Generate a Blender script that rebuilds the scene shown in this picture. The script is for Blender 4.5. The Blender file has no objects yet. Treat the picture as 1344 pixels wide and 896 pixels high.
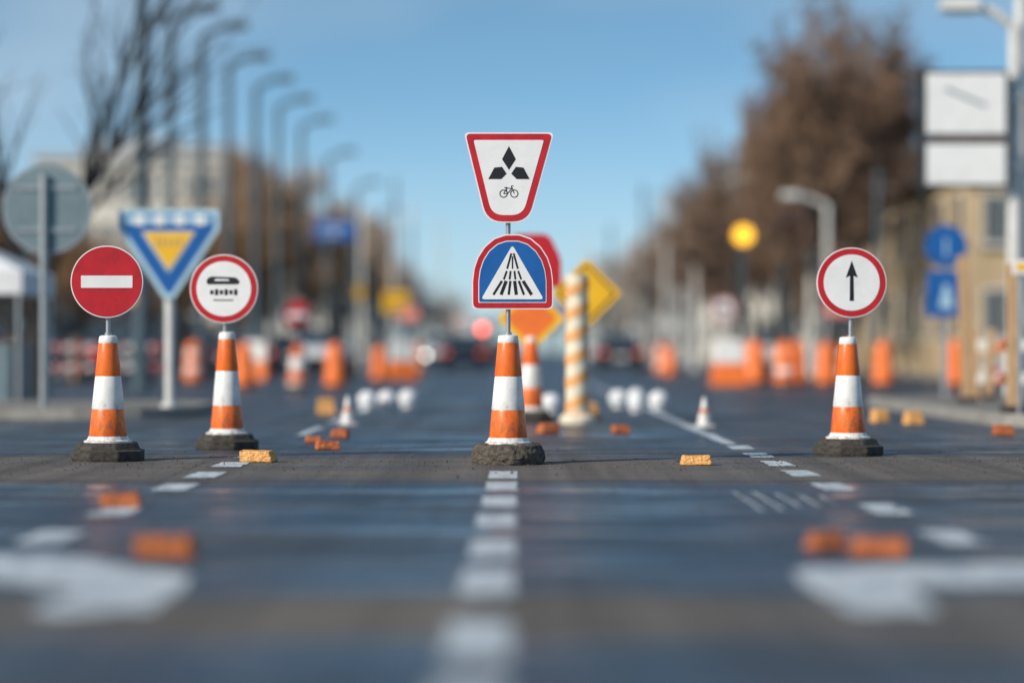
import bpy, math, random
from mathutils import Vector, Matrix
R=math.radians
random.seed(7)
scene=bpy.context.scene
COL=scene.collection

# ------------------------------------------------------------ materials
def _n(nt,t,**k):
    n=nt.nodes.new(t)
    for a,b in k.items(): setattr(n,a,b)
    return n
def pmat(name,col,rough=0.5,var=0.15,scale=8.0,bump=0.0,bscale=60.0,metal=0.0,emit=None,estr=0.0,spec=0.5,col2=None,stretch=(1,1,1)):
    m=bpy.data.materials.new(name); m.use_nodes=True
    nt=m.node_tree; b=nt.nodes["Principled BSDF"]
    b.inputs["Roughness"].default_value=rough
    b.inputs["Metallic"].default_value=metal
    b.inputs["Specular IOR Level"].default_value=spec
    tc=_n(nt,"ShaderNodeTexCoord"); mp=_n(nt,"ShaderNodeMapping"); mp.inputs["Scale"].default_value=stretch
    nt.links.new(tc.outputs["Object"],mp.inputs["Vector"])
    no=_n(nt,"ShaderNodeTexNoise"); no.inputs["Scale"].default_value=scale; no.inputs["Detail"].default_value=6; no.inputs["Roughness"].default_value=0.65
    nt.links.new(mp.outputs[0],no.inputs["Vector"])
    cr=_n(nt,"ShaderNodeValToRGB")
    c2=col2 if col2 else tuple(c*(1-var*1.6) for c in col)
    cr.color_ramp.elements[0].position=0.3; cr.color_ramp.elements[0].color=(*c2,1)
    cr.color_ramp.elements[1].position=0.6; cr.color_ramp.elements[1].color=(*col,1)
    nt.links.new(no.outputs["Fac"],cr.inputs["Fac"]); nt.links.new(cr.outputs["Color"],b.inputs["Base Color"])
    if bump>0:
        n2=_n(nt,"ShaderNodeTexNoise"); n2.inputs["Scale"].default_value=bscale; n2.inputs["Detail"].default_value=5
        nt.links.new(tc.outputs["Object"],n2.inputs["Vector"])
        bp=_n(nt,"ShaderNodeBump"); bp.inputs["Strength"].default_value=bump; bp.inputs["Distance"].default_value=0.02
        nt.links.new(n2.outputs["Fac"],bp.inputs["Height"]); nt.links.new(bp.outputs[0],b.inputs["Normal"])
    if emit:
        b.inputs["Emission Color"].default_value=(*emit,1); b.inputs["Emission Strength"].default_value=estr
    return m
def grime(m,amount=.75,z0=.12,z1=.5):
    # scuffs and splashed dirt, denser near the ground
    nt=m.node_tree; b=nt.nodes["Principled BSDF"]; L=nt.links.new
    base=b.inputs["Base Color"].links[0].from_socket
    tc=[n for n in nt.nodes if n.type=='TEX_COORD'][0]
    no=_n(nt,"ShaderNodeTexNoise"); no.inputs["Scale"].default_value=26; no.inputs["Detail"].default_value=8; no.inputs["Roughness"].default_value=.75
    mp=_n(nt,"ShaderNodeMapping"); mp.inputs["Scale"].default_value=(1,1,.45); L(tc.outputs["Object"],mp.inputs[0]); L(mp.outputs[0],no.inputs["Vector"])
    sp=_n(nt,"ShaderNodeSeparateXYZ"); L(tc.outputs["Object"],sp.inputs[0])
    mr=_n(nt,"ShaderNodeMapRange"); L(sp.outputs[2],mr.inputs[0]); mr.inputs[1].default_value=z0; mr.inputs[2].default_value=z1; mr.inputs[3].default_value=.13; mr.inputs[4].default_value=0
    ad=_n(nt,"ShaderNodeMath",operation='ADD'); L(no.outputs["Fac"],ad.inputs[0]); L(mr.outputs[0],ad.inputs[1])
    cr=_n(nt,"ShaderNodeValToRGB"); cr.color_ramp.elements[0].position=.56; cr.color_ramp.elements[0].color=(0,0,0,1); cr.color_ramp.elements[1].position=.72; cr.color_ramp.elements[1].color=(amount,amount,amount,1)
    L(ad.outputs[0],cr.inputs[0])
    mx=_n(nt,"ShaderNodeMix",data_type='RGBA'); L(cr.outputs[0],mx.inputs[0]); L(base,mx.inputs[6]); mx.inputs[7].default_value=(.13,.09,.06,1); L(mx.outputs[2],b.inputs["Base Color"])

M={}
M['orange']=pmat('orange_sheeting',(0.76,0.115,0.012),0.38,0.2,9,0.05,90,col2=(.86,.22,.025),stretch=(1,1,.5)); grime(M['orange'])
M['orange2']=pmat('orange_plastic',(0.88,0.19,0.03),0.5,0.12,6)
M['white']=pmat('white_sheeting',(0.80,0.80,0.79),0.4,0.13,12,0.04,90); grime(M['white'],.55)
M['red']=pmat('red_sign_paint',(0.52,0.014,0.022),0.35,0.18,9)
M['blue']=pmat('blue_sign_paint',(0.010,0.11,0.38),0.35,0.12,6)
M['lblue']=pmat('pale_blue_paint',(0.42,0.62,0.75),0.4,0.1,6)
M['yellow']=pmat('yellow_sign_paint',(0.88,0.50,0.02),0.4,0.1,6)
M['signwhite']=pmat('sign_white',(0.78,0.79,0.80),0.38,0.07,5)
M['black']=pmat('black_symbol',(0.012,0.012,0.014),0.45,0.2,20)
M['dark']=pmat('dark_plastic',(0.03,0.035,0.04),0.5,0.3,10)
M['rubber']=pmat('recycled_rubber',(0.07,0.062,0.053),0.85,0.5,28,0.7,130)
M['stone']=pmat('rough_rubber_block',(0.13,0.112,0.09),0.9,0.5,35,1.0,90,col2=(0.03,0.028,0.026))
M['steel']=pmat('galvanised_steel',(0.42,0.44,0.46),0.42,0.2,20,metal=0.7)
M['greyback']=pmat('grey_sign_back',(0.17,0.24,0.27),0.5,0.15,4,metal=0.2)
M['pole']=pmat('grey_pole_paint',(0.055,0.095,0.125),0.6,0.2,2)
M['wpole']=pmat('white_pole_paint',(0.62,0.63,0.62),0.5,0.15,3)
M['lampglass']=pmat('lamp_cover',(0.5,0.52,0.52),0.3,0.1,5)
M['wood']=pmat('weathered_wood',(0.55,0.35,0.19),0.75,0.35,9,0.3,40,stretch=(6,6,0.6))
M['brick']=pmat('brick_orange',(0.52,0.15,0.05),0.85,0.45,22,0.8,60)
M['brick2']=pmat('brick_yellow',(0.82,0.42,0.14),0.8,0.3,22,0.8,60)
M['palestripe']=pmat('faded_orange_stripe',(0.82,0.40,0.14),0.6,0.25,8)
M['cream_s']=pmat('faded_cream_stripe',(0.78,0.71,0.56),0.6,0.2,8)
M['kerb']=pmat('kerb_concrete',(0.30,0.29,0.27),0.85,0.3,5,0.4,60)
M['pave']=pmat('pavement_slabs',(0.20,0.19,0.175),0.85,0.3,2,0.3,40)
M['earth']=pmat('dry_grass_ground',(0.13,0.105,0.06),0.95,0.4,0.3,col2=(0.05,0.055,0.025))
M['glass']=pmat('window_glass',(0.05,0.07,0.09),0.12,0.3,2)
M['cream']=pmat('cream_render',(0.74,0.71,0.64),0.85,0.08,0.8)
M['ochre']=pmat('ochre_render',(0.48,0.36,0.22),0.85,0.2,0.7)
M['greyren']=pmat('grey_render',(0.44,0.45,0.46),0.85,0.15,0.6)
M['roof']=pmat('brown_roof_tiles',(0.14,0.065,0.04),0.8,0.3,3)
M['trim']=pmat('window_trim',(0.66,0.63,0.56),0.7,0.1,3)
M['canvas']=pmat('white_canvas',(0.74,0.76,0.78),0.8,0.08,2)
M['bark']=pmat('dark_bark',(0.035,0.032,0.034),0.9,0.4,6)
M['twig']=pmat('brown_twigs',(0.25,0.155,0.10),0.9,0.4,0.9,col2=(0.125,0.082,0.06))
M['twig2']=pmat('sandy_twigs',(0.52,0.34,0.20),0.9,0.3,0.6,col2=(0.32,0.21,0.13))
M['twig_hazed']=pmat('hazed_grey_twigs',(0.48,0.43,0.38),0.9,0.3,0.6,col2=(0.36,0.34,0.33))  # distance haze put into the colour: paler twigs for the far trees
M['hedge']=pmat('winter_scrub',(0.32,0.19,0.09),0.9,0.4,0.6,col2=(0.10,0.065,0.04))
M['carblack']=pmat('car_paint_dark',(0.012,0.018,0.026),0.22,0.1,3)
M['carwhite']=pmat('car_paint_white',(0.6,0.62,0.64),0.25,0.05,3)
M['tyre']=pmat('tyre_rubber',(0.015,0.015,0.015),0.8,0.2,10)
M['tail']=pmat('tail_lamp_lit',(0.5,0.01,0.01),0.3,0.1,5,emit=(1,0.12,0.06),estr=1.5)
M['head']=pmat('head_lamp_lit',(0.8,0.8,0.8),0.2,0.1,5,emit=(1,0.95,0.85),estr=14)
M['redlamp']=pmat('red_signal_lit',(0.5,0.02,0.02),0.3,0.1,5,emit=(1,0.16,0.10),estr=7)
M['amber']=pmat('amber_lamp_lit',(0.8,0.4,0.02),0.3,0.1,5,emit=(1,0.52,0.04),estr=1.4)
M['tar']=pmat('tar_sealant',(0.012,0.014,0.018),0.35,0.4,6)

def paint_mat():
    m=pmat('road_paint',(0.66,0.71,0.74),0.5,0.15,10,0.3,90)
    nt=m.node_tree; b=nt.nodes["Principled BSDF"]
    tc=[n for n in nt.nodes if n.type=='TEX_COORD'][0]
    base=b.inputs["Base Color"].links[0].from_socket
    no=_n(nt,"ShaderNodeTexNoise"); no.inputs["Scale"].default_value=7; no.inputs["Detail"].default_value=9; no.inputs["Roughness"].default_value=0.8
    nt.links.new(tc.outputs["Object"],no.inputs["Vector"])
    cr=_n(nt,"ShaderNodeValToRGB"); cr.color_ramp.elements[0].position=0.40; cr.color_ramp.elements[1].position=0.54
    nt.links.new(no.outputs["Fac"],cr.inputs["Fac"])
    mx=_n(nt,"ShaderNodeMix",data_type='RGBA'); mx.inputs[6].default_value=(0.15,0.20,0.25,1)
    nt.links.new(cr.outputs["Color"],mx.inputs[0]); nt.links.new(base,mx.inputs[7]); nt.links.new(mx.outputs[2],b.inputs["Base Color"])
    return m
M['paint']=paint_mat()

def asphalt():
    m=bpy.data.materials.new('asphalt'); m.use_nodes=True
    nt=m.node_tree; b=nt.nodes["Principled BSDF"]; L=nt.links.new
    tc=_n(nt,"ShaderNodeTexCoord")
    def noise(scale,st=(1,1,1),detail=5,rough=0.6):
        mp=_n(nt,"ShaderNodeMapping"); mp.inputs["Scale"].default_value=st
        L(tc.outputs["Object"],mp.inputs["Vector"])
        n=_n(nt,"ShaderNodeTexNoise"); n.inputs["Scale"].default_value=scale; n.inputs["Detail"].default_value=detail; n.inputs["Roughness"].default_value=rough
        L(mp.outputs[0],n.inputs["Vector"]); return n.outputs["Fac"]
    def math_(op,a,c=None,d=None):
        n=_n(nt,"ShaderNodeMath",operation=op)
        for i,v in enumerate((a,c,d)):
            if v is None: continue
            if isinstance(v,(int,float)): n.inputs[i].default_value=v
            else: L(v,n.inputs[i])
        return n.outputs[0]
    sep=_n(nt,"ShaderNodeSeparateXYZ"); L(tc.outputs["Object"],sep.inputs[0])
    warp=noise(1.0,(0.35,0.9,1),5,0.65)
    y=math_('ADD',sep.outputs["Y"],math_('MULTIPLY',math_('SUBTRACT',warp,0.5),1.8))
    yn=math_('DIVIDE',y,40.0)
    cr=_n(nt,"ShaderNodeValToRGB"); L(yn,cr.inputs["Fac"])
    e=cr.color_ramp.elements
    st=[(0,.4),(5.2,.3),(5.7,.95),(6.4,.9),(6.9,.0),(7.7,.0),(8.2,.9),(14.4,1),(14.9,.12),(17.8,.15),(18.6,.75),(22,.95),(26,.7),(38,.8)]  # cross bands by distance; high values give darker, bluer, smoother asphalt
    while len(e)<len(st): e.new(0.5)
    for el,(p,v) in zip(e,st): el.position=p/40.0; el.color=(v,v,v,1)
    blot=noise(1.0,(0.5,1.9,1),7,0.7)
    band=math_('ADD',cr.outputs["Color"],math_('MULTIPLY',math_('SUBTRACT',blot,0.5),2.6))
    wcl=_n(nt,"ShaderNodeClamp"); L(band,wcl.inputs[0]); band=wcl.outputs[0]
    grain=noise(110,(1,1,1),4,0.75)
    taupe=_n(nt,"ShaderNodeValToRGB"); L(grain,taupe.inputs["Fac"])
    taupe.color_ramp.elements[0].position=.36; taupe.color_ramp.elements[0].color=(.05,.046,.043,1)
    taupe.color_ramp.elements[1].position=.66; taupe.color_ramp.elements[1].color=(.22,.19,.16,1)
    navy=_n(nt,"ShaderNodeValToRGB"); L(grain,navy.inputs["Fac"])
    navy.color_ramp.elements[0].position=.3; navy.color_ramp.elements[0].color=(.006,.018,.034,1)
    navy.color_ramp.elements[1].position=.75; navy.color_ramp.elements[1].color=(.03,.062,.10,1)
    mx=_n(nt,"ShaderNodeMix",data_type='RGBA'); L(band,mx.inputs[0]); L(taupe.outputs[0],mx.inputs[6]); L(navy.outputs[0],mx.inputs[7])
    stn=noise(1.0,(3.5,0.05,1),4,0.6)
    sr=_n(nt,"ShaderNodeMapRange"); L(stn,sr.inputs[0]); sr.inputs[1].default_value=.35; sr.inputs[2].default_value=.65; sr.inputs[3].default_value=.6; sr.inputs[4].default_value=1.2
    vm=_n(nt,"ShaderNodeVectorMath",operation='SCALE'); L(mx.outputs[2],vm.inputs[0]); L(sr.outputs[0],vm.inputs["Scale"])
    L(vm.outputs[0],b.inputs["Base Color"])
    film=noise(1.0,(0.7,2.2,1),5,0.65)
    fr=_n(nt,"ShaderNodeMapRange"); L(film,fr.inputs[0]); fr.inputs[1].default_value=.42; fr.inputs[2].default_value=.56; fr.inputs[3].default_value=.0; fr.inputs[4].default_value=.26
    ro=math_('ADD',math_('SUBTRACT',0.80,math_('MULTIPLY',band,0.62)),fr.outputs[0]); L(ro,b.inputs["Roughness"])
    bp=_n(nt,"ShaderNodeBump"); bp.inputs["Distance"].default_value=0.01
    L(math_('SUBTRACT',.65,math_('MULTIPLY',band,.55)),bp.inputs["Strength"])
    L(grain,bp.inputs["Height"]); L(bp.outputs[0],b.inputs["Normal"])
    return m
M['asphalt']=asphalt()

# ------------------------------------------------------------ mesh builder
class MB:
    def __init__(s): s.v=[]; s.f=[]; s.m=[]; s.mats=[]
    def mi(s,k):
        mat=M[k]
        if mat not in s.mats: s.mats.append(mat)
        return s.mats.index(mat)
    def add(s,vs,fs,k):
        o=len(s.v); i=s.mi(k); s.v+= [tuple(v) for v in vs]
        for f in fs: s.f.append(tuple(o+a for a in f)); s.m.append(i)
    def box(s,x0,x1,y0,y1,z0,z1,k,taper=0.0):
        t=taper
        vs=[(x0,y0,z0),(x1,y0,z0),(x1,y1,z0),(x0,y1,z0),(x0+t,y0+t,z1),(x1-t,y0+t,z1),(x1-t,y1-t,z1),(x0+t,y1-t,z1)]
        s.add(vs,[(3,2,1,0),(4,5,6,7),(0,1,5,4),(1,2,6,5),(2,3,7,6),(3,0,4,7)],k)
    def tube(s,p0,p1,r0,r1,k,n=12,caps=True):
        p0=Vector(p0);p1=Vector(p1);d=(p1-p0)
        if d.length<1e-6: return
        d.normalize(); a=d.orthogonal().normalized(); b=d.cross(a)
        vs=[]
        for p,r in((p0,r0),(p1,r1)):
            for i in range(n):
                t=2*math.pi*i/n; vs.append(p+(a*math.cos(t)+b*math.sin(t))*r)
        fs=[(i,(i+1)%n,n+(i+1)%n,n+i) for i in range(n)]
        if caps: fs+=[tuple(range(n-1,-1,-1)),tuple(range(n,2*n))]
        s.add(vs,fs,k)
    def lathe(s,prof,n=40,cx=0,cy=0,sides=None):
        for j in range(len(prof)-1):
            r0,z0,k=prof[j]; r1,z1,_=prof[j+1]
            vs=[]
            for r,z in((r0,z0),(r1,z1)):
                for i in range(n):
                    t=2*math.pi*(i+.5)/n; vs.append((cx+r*math.cos(t),cy+r*math.sin(t),z))
            s.add(vs,[(i,(i+1)%n,n+(i+1)%n,n+i) for i in range(n)],k)
    def prism(s,pts,yf,yb,k):
        n=len(pts); vs=[(x,yf,z) for x,z in pts]+[(x,yb,z) for x,z in pts]
        fs=[tuple(range(n)),tuple(range(2*n-1,n-1,-1))]+[(i,n+i,n+(i+1)%n,(i+1)%n) for i in range(n)]
        s.add(vs,fs,k)
    def stroke(s,a,b,w,yf,yb,k):
        dx,dz=b[0]-a[0],b[1]-a[1]; l=math.hypot(dx,dz); nx,nz=-dz/l*w/2,dx/l*w/2
        s.prism([(a[0]-nx,a[1]-nz),(b[0]-nx,b[1]-nz),(b[0]+nx,b[1]+nz),(a[0]+nx,a[1]+nz)],yf,yb,k)
    def ring(s,c,r,w,yf,k,n=24):
        vs=[]
        for rr in(r-w/2,r+w/2):
            for i in range(n):
                t=2*math.pi*i/n; vs.append((c[0]+rr*math.cos(t),yf,c[1]+rr*math.sin(t)))
        s.add(vs,[(i,n+i,n+(i+1)%n,(i+1)%n) for i in range(n)],k)
    def done(s,name,parent=None,loc=(0,0,0),smooth=True,bevel=0,rot=None):
        me=bpy.data.meshes.new(name); me.from_pydata(s.v,[],s.f)
        for m in s.mats: me.materials.append(m)
        me.polygons.foreach_set("material_index",s.m)
        if smooth:
            me.polygons.foreach_set("use_smooth",[True]*len(s.f))
        me.update()
        o=bpy.data.objects.new(name,me); COL.objects.link(o); o.location=loc
        if rot: o.rotation_euler=rot
        if smooth:
            import bmesh
            bm=bmesh.new(); bm.from_mesh(me); bmesh.ops.remove_doubles(bm,verts=bm.verts,dist=1e-5)
            bm.to_mesh(me); bm.free()
            me.set_sharp_from_angle(angle=R(35))
        if bevel:
            bv=o.modifiers.new('bevel','BEVEL'); bv.width=bevel; bv.segments=2; bv.limit_method='ANGLE'; bv.angle_limit=R(35)
        if parent: o.parent=parent
        return o
def empty(name,loc=(0,0,0),rz=0):
    e=bpy.data.objects.new(name,None); e.location=loc; e.rotation_euler=(0,0,rz); e.empty_display_size=0.2; COL.objects.link(e); return e
def disc(cx,cz,r,n=64): return [(cx+r*math.cos(2*math.pi*i/n),cz+r*math.sin(2*math.pi*i/n)) for i in range(n)]
def inset(p,d):
    n=len(p); lines=[]
    for i in range(n):
        a,b=p[i],p[(i+1)%n]; dx,dz=b[0]-a[0],b[1]-a[1]; l=math.hypot(dx,dz); nx,nz=-dz/l,dx/l
        lines.append(((a[0]+nx*d,a[1]+nz*d),(dx,dz)))
    out=[]
    for i in range(n):
        (p0,d0),(p1,d1)=lines[i-1],lines[i]
        det=d0[0]*d1[1]-d0[1]*d1[0]
        t=((p1[0]-p0[0])*d1[1]-(p1[1]-p0[1])*d1[0])/det
        out.append((p0[0]+d0[0]*t,p0[1]+d0[1]*t))
    return out
def rnd(p,r,n=6):
    out=[]; N=len(p)
    for i in range(N):
        a,b,c=Vector(p[i-1]),Vector(p[i]),Vector(p[(i+1)%N])
        rr=r[i] if isinstance(r,(list,tuple)) else r
        u=(a-b); v=(c-b); rr=min(rr,u.length*.45,v.length*.45)
        s0=b+u.normalized()*rr; s1=b+v.normalized()*rr
        for k in range(n+1):
            t=k/n; q=s0*(1-t)**2+b*2*t*(1-t)+s1*t*t; out.append((q.x,q.y))
    return out

# ------------------------------------------------------------ ground, road
g=MB(); g.add([(-1500,-200,-.02),(1500,-200,-.02),(1500,3500,-.02),(-1500,3500,-.02)],[(0,1,2,3)],'earth'); g.done('ground',smooth=False)
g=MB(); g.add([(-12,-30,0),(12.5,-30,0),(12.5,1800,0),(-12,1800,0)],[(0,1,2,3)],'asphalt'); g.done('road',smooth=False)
for nm,x0,x1,kx in(('pavement',-19,-12.15,-12.15),('pavement',12.65,20,12.65)):
    b=MB(); b.box(x0,x1,-30,700,-.02,.12,'pave')
    if kx<0: b.box(kx+.002,kx+.16,-30,700,-.02,.125,'kerb')
    else: b.box(kx-.16,kx-.002,-30,700,-.02,.125,'kerb')
    b.done(nm,smooth=False)
def island(x0,x1,y0,y1):
    pts=rnd([(x0,y0),(x1,y0),(x1,y1),(x0,y1)],1.2,8)
    inn=rnd([(x0+.15,y0+.15),(x1-.15,y0+.15),(x1-.15,y1-.15),(x0+.15,y1-.15)],1.1,8)
    n=len(pts); b=MB()
    vs=[(x,y,0.0) for x,y in pts]+[(x,y,.13) for x,y in pts]+[(x,y,.13) for x,y in inn]+[(x,y,.118) for x,y in inn]
    fs=[]
    for k in range(3):
        fs+=[(k*n+i,k*n+(i+1)%n,(k+1)*n+(i+1)%n,(k+1)*n+i) for i in range(n)]
    b.add(vs,fs,'kerb'); b.add([(x,y,.119) for x,y in inn],[tuple(range(n))],'pave')
    b.done('traffic_island',smooth=False)
island(-11.0,-3.85,28.0,32.5)
island(5.15,11.0,25.0,36.0)

mk=MB()
def dash(xc,y0,y1,w,z=.004,sl=.0041):
    n=10; vs=[];j=lambda:random.uniform(-.008,.008)
    for i in range(n+1):
        y=y0+(y1-y0)*i/n; xx=xc
        vs+=[(xx-w/2+j(),y+(j()*2),z),(xx+w/2+j(),y+(j()*2),z)]
    mk.add(vs,[(2*i,2*i+1,2*i+3,2*i+2) for i in range(n)],'paint')
cy=[4.1,5.35,6.7,8.35,9.75,11.35,12.8,14.25,15.55]
for c in cy: dash(-.12+.0041*c,c-.46,c+.46,.18)
for c in(10.36,14.15,15.55,16.95,18.3): dash(-1.97,c-.36,c+.36,.20)
for c in(7.0,12.0): dash(-1.97,c-.3,c+.3,.2)
for c in(10.36,12.2,14.2,15.75,17.1,18.45,19.9): dash(1.88,c-.38,c+.38,.18)
for c in range(22,60,3): dash(1.86,c-1.35,c+1.35,.12)
for c in range(24,60,4): dash(-2.0,c-1.2,c+1.2,.10)
for i in range(5): dash(1.25+.11*i,12.0+.15*i,13.7-.1*i,.02)
for i in range(40):
    dash(.1,62+i*9,66+i*9,.14); dash(5.8,62+i*9,66+i*9,.14); dash(-6,62+i*9,66+i*9,.14)
la=[(-2.6,8.5),(-1.76,8.32),(-1.43,8.06),(-1.49,7.46),(-1.40,7.29),(-1.11,7.46),(-1.10,8.13),(-1.14,8.6),(-1.42,8.95),(-1.635,9.3),(-2.0,9.47),(-2.6,9.6)]
ra=[(.991,8.32),(1.039,7.36),(1.306,7.36),(1.337,8.19),(1.745,8.24),(2.7,8.3),(2.7,9.1),(1.92,9.06),(1.497,9.0),(1.10,8.9),(1.015,8.75)]
mk.add([(x,y,.004) for x,y in la],[tuple(range(len(la)))],'paint')
mk.add([(x,y,.004) for x,y in ra],[tuple(range(len(ra)))],'paint')
mk.done('road_markings',smooth=False)
tr=MB()
for y,w in((14.85,.05),(13.05,.035),(11.4,.05),(18.9,.04),(21.5,.05),(9.9,.03)):
    vs=[];n=90;yy=y
    for i in range(n+1):
        x=-11.8+23.6*i/n; yy+=random.uniform(-.02,.02); ww=w*random.uniform(.5,1.2)
        vs+=[(x,yy-ww,.0025),(x,yy+ww,.0025)]
    tr.add(vs,[(2*i,2*i+2,2*i+3,2*i+1) for i in range(n)],'tar')
tr.done('tar_seams',smooth=False)
gv=MB()
for i in range(4200):
    x=random.uniform(-4.5,4.5); y=random.uniform(11,21) if random.random()<.5 else random.gauss(16.9,1.0)
    r=random.uniform(.003,.010) if random.random()<.95 else random.uniform(.01,.018)
    vs=[(x+r*random.uniform(.6,1.2)*a,y+r*random.uniform(.6,1.2)*b_,.001+r*random.uniform(.5,1)*c) for a,b_,c in((1,0,.3),(0,1,.3),(-1,0,.3),(0,-1,.3),(0,0,1.4))]
    gv.add(vs,[(0,1,4),(1,2,4),(2,3,4),(3,0,4)],'stone')
gv.done('loose_gravel',smooth=False)

# ------------------------------------------------------------ sign on cone
def cone_body(par,zb,zt,rb,rt,bands,flange=.29):
    b=MB()
    prof=[(flange*.5+.02,zb-.004,'white'),(flange*.5+.02,zb+.012,'white'),(rb+.018,zb+.02,'white'),(rb+.006,zb+.045,'white')]
    z0=zb+.045
    f0=0
    def rad(f): return rb+(rt-rb)*f
    for f,k in bands:
        prof.append((rad(f0),z0+(zt-z0)*f0,k))
        prof.append((rad(f0)+.003,z0+(zt-z0)*(f0+.012),k))
        prof.append((rad(f)+.003,z0+(zt-z0)*(f-.012),k))
        f0=f
    prof.append((rt,zt,'white')); prof.append((rt*.75,zt+.006,'white')); prof.append((.001,zt+.006,'white'))
    b.lathe(prof,48); return b.done('cone_body',par)
def rubber_base(par,w,h,rough=False):
    b=MB(); k='stone' if rough else 'rubber'
    r=w/2/math.cos(math.pi/8)
    prof=[(r*.97,0,k),(r,.02,k),(r,h*.55,k),(r*.93,h*.62,k),(r*.88,h*.64,k),(r*.80,h*.98,k),(r*.74,h,k),(.001,h,k)]
    n=32 if rough else 8
    if rough:
        prof=[(r*.93,0,k),(r*.95,.03,k),(r*.96,h*.3,k),(r*.95,h*.6,k),(r*.9,h*.8,k),(r*.87,h*.93,k),(r*.8,h,k),(r*.5,h,k),(.001,h,k)]
    b.lathe(prof,n)
    o=b.done('rubber_base',par,smooth=rough,bevel=0 if rough else .012)
    if rough:
        s=o.modifiers.new('sub','SUBSURF'); s.levels=3; s.render_levels=3; s.subdivision_type='SIMPLE'
        t=bpy.data.textures.new('rock','CLOUDS'); t.noise_scale=.04; t.noise_depth=4
        d=o.modifiers.new('disp','DISPLACE'); d.texture=t; d.strength=.035; d.mid_level=.5
    else:
        s=o.modifiers.new('sub','SUBSURF'); s.levels=3; s.render_levels=3; s.subdivision_type='SIMPLE'
        t=bpy.data.textures.new('crumb','CLOUDS'); t.noise_scale=.06; t.noise_depth=3
        d=o.modifiers.new('disp','DISPLACE'); d.texture=t; d.strength=.007; d.mid_level=.5
    return o
def post(par,x,z0,z1,r=.017,y=0):
    b=MB(); b.tube((x,y,z0),(x,y,z1),r,r,'steel',16)
    b.tube((x,y,z0),(x,y,z0+.03),r*1.5,r*1.5,'steel',16)
    return b.done('post',par)
def clamps(b,x,zs,y=0):
    for z in zs:
        b.box(x-.05,x+.05,y-.028,y+.026,z-.015,z+.015,'steel')

S=.0054
BANDS=[(.27,'orange'),(.60,'white'),(.93,'orange'),(1.0,'white')]

c=empty('pedestrian_crossing_sign_on_traffic_cone',(-.027,17.1,0))
rubber_base(c,.50,.142,True)
cone_body(c,.142,.905,.132,.068,BANDS)
post(c,0,.9,2.25)
pl=MB()
up=[(-59,60),(-30,-58),(26,-58),(59,60)]
cx,cz=.005,.8+225*S
def U(p): return [(cx+a*S,cz+b_*S) for a,b_ in p]
rr=[7,20,20,7]
pl.prism(U(rnd(up,rr)),-.034,-.020,'signwhite')
pl.prism(U(rnd(inset(up,1.8),rr)),-.0365,-.030,'red')
pl.prism(U(rnd(inset(up,10),[3,15,15,3])),-.039,-.030,'signwhite')
clamps(pl,0,(1.85,2.15))
pl.done('trapezoid_warning_plate',c)
sy=MB()
def rh(p): sy.prism(U(p),-.0405,-.036,'black')
rh([(0,11),(9,25),(0,42),(-9,25)])
rh([(-3,6),(-10,-1),(-27,-1),(-19,14),(-9,15)][::-1])
rh([(3,6),(9,15),(19,14),(27,-1),(10,-1)][::-1])
def W(a): return (cx+a[0]*S,cz+a[1]*S)
for q in((-7,-20),(7,-20)):
    sy.ring(W(q),4.8*S,1.2*S,-.0405,'black')
for a,b_ in(((-7,-20),(-3,-13)),((-3,-13),(4,-13)),((-2,-20),(4,-13)),((-7,-20),(-2,-20)),((-2,-20),(-4,-12)),((4,-12),(7,-20)),((4,-13),(3,-10)),((3,-10),(6,-10)),((-6,-12),(-2,-12))):
    sy.stroke(W(a),W(b_),1.0*S,-.0408,-.038,'black')
sy.done('bicycle_and_rhombus_symbol',c,smooth=False)
pl=MB(); cx,cz=.03,.8+103*S
arch=[(-53,-49),(53,-49),(53,-12),(51,4),(46,19),(37,33),(24,44),(9,49),(-9,49),(-24,44),(-37,33),(-46,19),(-51,4),(-53,-12)]
rr=[7,7]+[2.5]*12
pl.prism(U(rnd(arch,rr,4)),-.034,-.020,'signwhite')
pl.prism(U(rnd(inset(arch,1.6),rr,4)),-.0365,-.030,'red')
pl.prism(U(rnd(inset(arch,8.5),2,3)),-.0385,-.030,'signwhite')
pl.prism(U(rnd(inset(arch,9.6),2,3)),-.0400,-.030,'blue')
tri=[(-41,-36),(41,-36),(0,35)]
pl.prism(U(rnd(tri,5)),-.042,-.030,'signwhite')
clamps(pl,0,(1.2,1.5))
pl.done('arched_crossing_plate',c)
sy=MB()
def st(a,b_,w): sy.stroke(W(a),W(b_),w*S,-.0435,-.040,'black')
st((-1.5,24),(-7,4),2.4); st((1.5,24),(7,4),2.4); st((0,20),(0,4),1.8)
for k in range(6):
    t=-25+10*k
    st((t*.55,-12),(t*1.0,-30),4.2 if k%2 else 3)
for k in range(4):
    t=-12+8*k; st((t*.62,1),(t*.95,-10),2.4)
sy.done('crosswalk_symbol',c,smooth=False)

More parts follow.
